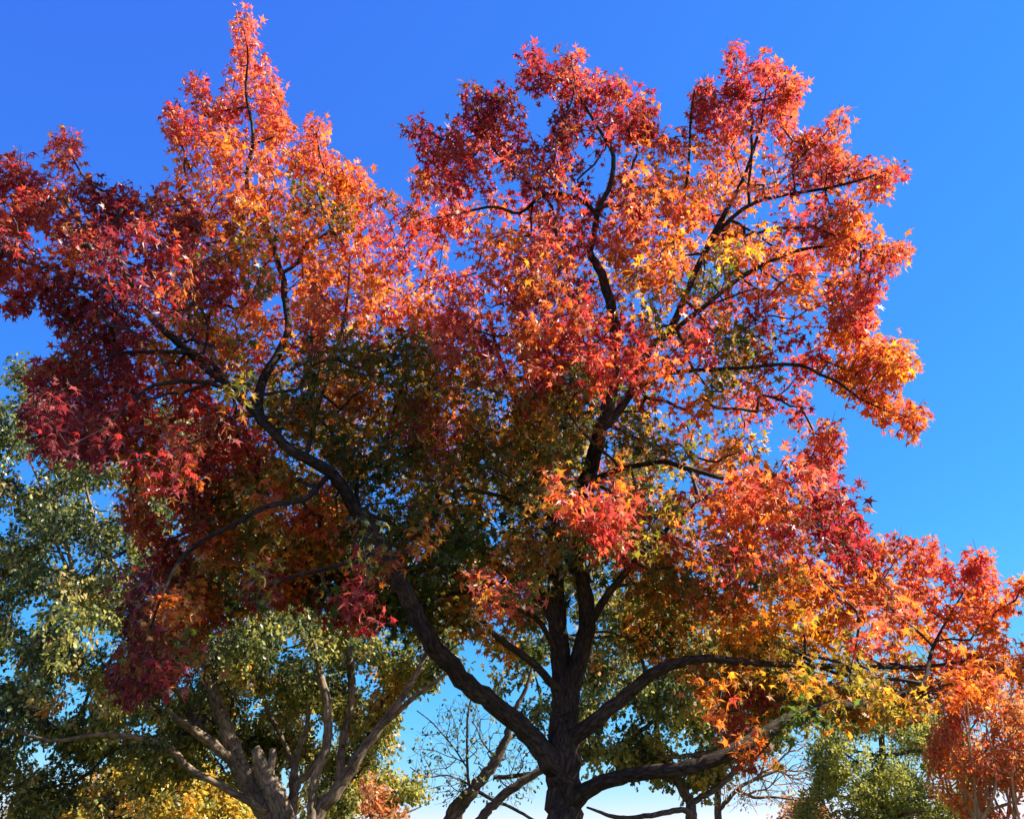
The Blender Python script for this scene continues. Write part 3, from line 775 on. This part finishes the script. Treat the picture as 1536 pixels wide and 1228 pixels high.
OAKBACK = [(260,960),(330,920),(440,930),(540,960),(620,1000),(600,1070),(560,1120),(500,1160),(420,1120),(330,1170),(250,1160),(180,1130),(150,1080)]
make_tree('oak_tree', 'tall green oak with several pale forked limbs, standing behind the long leaning sweetgum limb', 'tree', oak_limbs,
    [(OAKBACK, const(OD+3.2, .6), 1.6, 0.22, patch([], .9, .3)), (OAK, lambda x, y: OD+1.0*np.sin(x*0.02)*np.cos(y*0.017)+3.2*np.exp(-((x-440)/190)**2-((y-1120)/160)**2), 3.2, 1.0, patch([(170,745,25,25,.1),(180,835,22,25,.1),(245,690,30,30,.15),(110,660,20,20,.2),(500,1150,60,50,.25),(400,1120,60,60,.35),(590,950,30,25,.4),(560,1090,25,25,.3),(260,1010,40,40,.4),(210,1175,150,45,.35)], 0.95, 0.32))],
    oak_leaf(), 0.118, (M_OAKBARK, M_TWIG, M_OAKLEAF), 4500, 29,
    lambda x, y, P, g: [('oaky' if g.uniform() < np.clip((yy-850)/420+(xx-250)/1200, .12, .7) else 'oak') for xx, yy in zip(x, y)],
    base_at(425, 1290, OD), seed=11, rootpy=1, clear=clear_along(oak_limbs, 22, .78), spread=0.3, min_d=0.2, bf=0.25, max_twig=0.06)

# oak behind the trunk on the right
CD = 24.0
oak2_limbs = [
 w_list([(1036,1290),(1036,1215),(1034,1200),(1015,1165),(990,1120),(985,1060),(1000,990),(1010,930)], [24,16,14,12,10,8,6,3], [CD]*8, 'trunk'),
 w_list([(1033,1205),(1067,1187),(1098,1160),(1130,1120),(1150,1070)], [10,9,8,6,3], [CD,CD,CD-.3,CD-.6,CD-.9]),
 w_list([(1038,1230),(1026,1214),(977,1222),(930,1226),(880,1210)], [10,9,8,7,3], [CD,CD-.4,CD-.8,CD-1,CD-1.2]),
 w_list([(1030,1200),(1000,1150),(962,1133),(929,1128),(870,1130),(820,1120),(770,1090),(740,1040)], [9,9,9,9,8,7,5,3], [CD,CD+.3,CD+.5,CD+.6,CD+.7,CD+.8,CD+1,CD+1]),
 w_list([(925,1128),(950,1105),(985,1075),(1000,1040),(1020,1000),(1080,985)], [7,7,6,5,4,2], [CD+.5]*6),
 w_list([(985,1135),(1030,1133),(1060,1128),(1100,1115),(1150,1085)], [7,7,7,5,3], [CD-.5]*5),
 w_list([(870,1130),(850,1080),(840,1000),(800,900),(770,800),(750,700)], [8,7,7,6,5,3], [CD+.7]*6),
 w_list([(985,1060),(960,980),(940,880),(930,780),(920,690)], [7,7,6,5,3], [CD]*5),
]
OAK2 = [(690,680),(740,640),(830,625),(930,640),(1000,690),(990,760),(1010,850),(1060,880),(1140,910),(1200,960),(1240,1030),(1230,1080),(1180,1110),(1120,1130),(1090,1170),(1050,1200),(1000,1190),(950,1160),(880,1160),(850,1120),(820,1090),(760,1080),(740,1040),(720,980),(680,940),(660,840),(660,740)]
make_tree('oak_tree', 'smaller green oak with yellowing leaves directly behind the sweetgum trunk', 'tree', oak2_limbs,
    [([(860,900),(950,880),(1060,890),(1160,930),(1230,1010),(1250,1080),(1180,1110),(1110,1130),(1050,1180),(980,1160),(880,1150)], const(CD, .6), 2.6, 0.8, patch([], .9, .3)), (OAK2, const(CD, 1.0), 3.2, 1.0, patch([(730,1060,60,60,.3),(900,1100,40,20,.3),(800,800,80,60,.6),(990,760,60,50,.4),(760,900,60,60,.5)], 0.9, 0.32))],
    oak_leaf(), 0.16, (M_DARKBARK, M_TWIG, M_OAKLEAF), 1600, 24,
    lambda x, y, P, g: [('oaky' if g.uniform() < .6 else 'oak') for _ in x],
    base_at(1036, 1290, CD), seed=12, rootpy=1, clear=clear_along(oak2_limbs, 18, .8), spread=0.32, min_d=0.2, bf=0.25, max_twig=0.05)

# nearly bare tree left of the trunk
BD = 21.0
bare_limbs = [
 w_list([(668,1290),(679,1228),(695,1200),(712,1181),(739,1148),(757,1112),(764,1092),(775,1060),(790,1030),(800,990)], [34,26,22,18,16,13,11,8,6,3], [BD]*10, 'trunk'),
 w_list([(675,1290),(722,1228),(740,1206),(759,1188),(805,1158),(850,1130),(880,1100),(900,1060)], [20,14,13,13,12,10,6,3], [BD-.5]*8),
 w_list([(706,1185),(702,1165),(701,1135),(701,1085),(704,1060),(712,1030)], [5,4.5,4,3.5,3,2], [BD]*6),
 w_list([(735,1152),(752,1120),(780,1096),(800,1082)], [7,6,5,3], [BD+.3]*4),
 w_list([(740,1165),(775,1163),(845,1150)], [7,7,5], [BD+.3]*3),
 w_list([(715,1185),(740,1200),(770,1212),(810,1235)], [6,5,5,4], [BD+.5]*4),
 w_list([(700,1150),(680,1120),(650,1085),(625,1065)], [3,2.5,2,1.5], [BD]*4),
 w_list([(702,1175),(670,1162),(640,1165),(615,1150)], [3,2.5,2,1.5], [BD+.2]*4),
]
BARE = [(610,1120),(640,1070),(690,1040),(730,1050),(770,1070),(810,1090),(815,1150),(800,1200),(760,1215),(720,1200),(660,1210),(620,1190)]
make_tree('bare_tree', 'nearly leafless dark tree with fine twigs between the oak and the sweetgum trunk', 'tree', bare_limbs,
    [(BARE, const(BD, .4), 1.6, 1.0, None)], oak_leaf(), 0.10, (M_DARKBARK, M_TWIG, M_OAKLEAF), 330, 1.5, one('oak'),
    base_at(668, 1290, BD), seed=13, rootpy=1, spread=0.2, twig_r=0.0045, bf=0.5, min_d=0.2, max_twig=0.03)

# pinkish leafless tree low on the right of the trunk
PD = 28.0
pink_limbs = [
 w_list([(1078,1300),(1077,1228),(1077,1195),(1075,1150),(1085,1110)], [14,11,10,7,4], [PD]*5, 'trunk'),
 w_list([(1078,1215),(1095,1195),(1110,1180),(1140,1165),(1180,1150)], [7,7,6,5,3], [PD]*5),
 w_list([(1108,1185),(1130,1195),(1160,1195),(1200,1200)], [5,5,4,2], [PD-.3]*4),
 w_list([(1135,1170),(1145,1150),(1150,1120),(1165,1095)], [5,4,3,2], [PD]*4),
]
PINK = [(1060,1100),(1110,1080),(1180,1090),(1240,1100),(1250,1150),(1230,1190),(1180,1210),(1110,1215),(1060,1190)]
make_tree('bare_tree', 'leafless pinkish-brown tree with fine arching twigs below the lowest sweetgum limb', 'tree', pink_limbs,
    [(PINK, const(PD, .5), 2.2, 1.0, None)], oak_leaf(), 0.09, (M_OAKBARK, M_PALETWIG, M_OAKLEAF), 360, 1.2, one('pink'),
    base_at(1078, 1300, PD), seed=14, rootpy=1, spread=0.35, twig_r=0.007, bf=0.6, min_d=0.25, max_twig=0.03)

# pine on the right
ND = 26.0
pine_limbs = [w_list([(1330,1320),(1328,1228),(1325,1150),(1322,1090),(1320,1040)], [20,16,11,7,3], [ND]*5, 'trunk')]
for k, (x, y) in enumerate([(1240,1120),(1420,1120),(1225,1190),(1440,1190),(1260,1215),(1390,1215),(1260,1080),(1390,1080)]):
    pine_limbs.append(w_list([(1325, y+14), ((1325+x)/2, y+6), (x, y)], [6, 5, 2], [ND, ND+(-1)**k*.8, ND+(-1)**k*1.4]))
PINE = [(1215,1120),(1240,1080),(1290,1050),(1340,1030),(1400,1060),(1450,1100),(1460,1160),(1480,1240),(1200,1250),(1190,1210),(1220,1170)]
make_tree('evergreen_tree', 'loose yellow-green evergreen behind the low right limb', 'tree', pine_limbs,
    [(PINE, const(ND, .6), 2.6, 1.0, patch([(1370,1140,34,14,.05),(1280,1135,25,10,.1),(1420,1180,25,14,.1),(1330,1185,14,10,.1)], 0.95, 0.3))],
    oval_leaf(), 0.12, (M_DARKBARK, M_TWIG, M_OAKLEAF), 950, 32, one('pine'), base_at(1330, 1320, ND), seed=15, rootpy=1, clump=1.8, clump_size=0.8, spread=0.28, min_d=0.25, droop=-0.2)

# crape myrtle at the right edge
MD = 13.5
mx, my = 1520, 1420
bm_ = at(mx, my, MD)[0]
myr_limbs = []
g5 = np.random.default_rng(55)
tops = [(1405,1090),(1425,1060),(1440,1030),(1462,1015),(1480,1005),(1500,1000),(1520,1005),(1545,1000),(1570,1010),(1600,1030),(1455,1080),(1490,1060),(1530,1050),(1430,1130),(1475,1110),(1510,1120),(1415,1110),(1450,1040),(1515,1030),(1535,1075)]
for k, (x, y) in enumerate(tops):
    y0 = MD+g5.uniform(-.9, .9)
    bx = mx+(x-1500)*0.35+g5.uniform(-12, 12)
    mid = (bx+(x-bx)*.45+g5.uniform(-22, 22), 1260)
    q = (bx+(x-bx)*.72+g5.uniform(-22, 22), 1170)
    myr_limbs.append(w_list([(bx, my), mid, q, (x, y)], [8, 5, 3.2, 1.5], [MD, (MD+y0)/2, y0, y0], 'stem'))
MYR = [(1395,1110),(1410,1060),(1430,1020),(1470,1000),(1540,990),(1620,1000),(1640,1120),(1620,1260),(1480,1250),(1440,1220),(1400,1190),(1385,1150)]
make_tree('crape_myrtle', 'orange crape myrtle with many thin tan upright stems beside the evergreen', 'tree', myr_limbs,
    [(MYR, const(MD), 1.3, 1.0, patch([(1500,1210,60,40,.25),(1410,1200,30,20,.3)], 0.95, 0.25))],
    oval_leaf(), 0.075, (M_TANSTEM, M_TANSTEM, M_LEAF), 1300, 17, one('myr'), (bm_[0], bm_[1], 0), seed=16, spread=0.16, min_d=0.12, twig_r=0.0036, bf=0.45, clump=1.8, clump_size=0.55)

# low yellow tree on the left
YD = 28.0
yel_limbs = [w_list([(230,1330),(232,1260),(236,1210),(245,1160)], [16,12,9,4], [YD]*4, 'trunk'),
 w_list([(232,1260),(190,1215),(150,1190)], [9,7,3], [YD,YD-.6,YD-1]), w_list([(234,1240),(280,1200),(310,1170)], [8,6,3], [YD,YD+.5,YD+1])]
YEL = [(20,1215),(90,1195),(140,1160),(190,1130),(250,1115),(310,1130),(340,1170),(380,1215),(400,1250),(360,1290),(0,1290)]
make_tree('maple_tree', 'low bright yellow maple under the lowest limb of the oak', 'tree', yel_limbs,
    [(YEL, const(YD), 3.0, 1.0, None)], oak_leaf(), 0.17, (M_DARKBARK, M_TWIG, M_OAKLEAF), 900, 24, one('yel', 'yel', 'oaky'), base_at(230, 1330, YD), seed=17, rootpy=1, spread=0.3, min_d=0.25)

# far autumn trees along the horizon
far_spec = [
 ('autumn_tree', 'far orange-tan tree low between the oak and the bare tree', (560,1300), 40, [(490,1215),(520,1160),(560,1150),(590,1180),(610,1230),(620,1290),(470,1290)], 'rust', 260, 0.26),
 ('autumn_tree', 'far rust-coloured tree low between the sweetgum trunk and the evergreen', (1205,1310), 44, [(1165,1230),(1190,1195),(1215,1185),(1240,1200),(1260,1250),(1150,1290)], 'rust', 130, 0.28),
 ('autumn_tree', 'far golden tree seen between the forked oak limbs', (420,1330), 34, [(280,1130),(340,1060),(420,1040),(500,1080),(540,1150),(540,1260),(300,1260)], 'oaky', 380, 0.22),
]
for k, (nm, lab, (bx, by), Y, poly, mix, n, sz) in enumerate(far_spec):
    ys = sorted(p[1] for p in poly); top = ys[0]
    lm = [w_list([(bx, by), (bx+3, by-50), (bx-2, (by+top)/2), (bx+4, top+30)], [14, 11, 8, 3], [Y]*4, 'trunk')]
    for s in (-1, 1):
        lm.append(w_list([(bx, by-50), (bx+s*35, (by+top)/2), (bx+s*70, top+60)], [7, 5, 2], [Y, Y+s, Y+s*1.5]))
    make_tree(nm, lab, 'tree', lm, [(poly, const(Y), 4.0, 1.0, patch([], .95, .3))], oak_leaf(), sz, (M_OAKBARK, M_PALETWIG, M_OAKLEAF), n, 3 if mix == 'pink' else 16,
              one(mix), base_at(bx, by, Y), seed=30+k, rootpy=1, spread=0.5, min_d=0.4, twig_r=0.010 if mix == 'pink' else 0.006, bf=0.4)
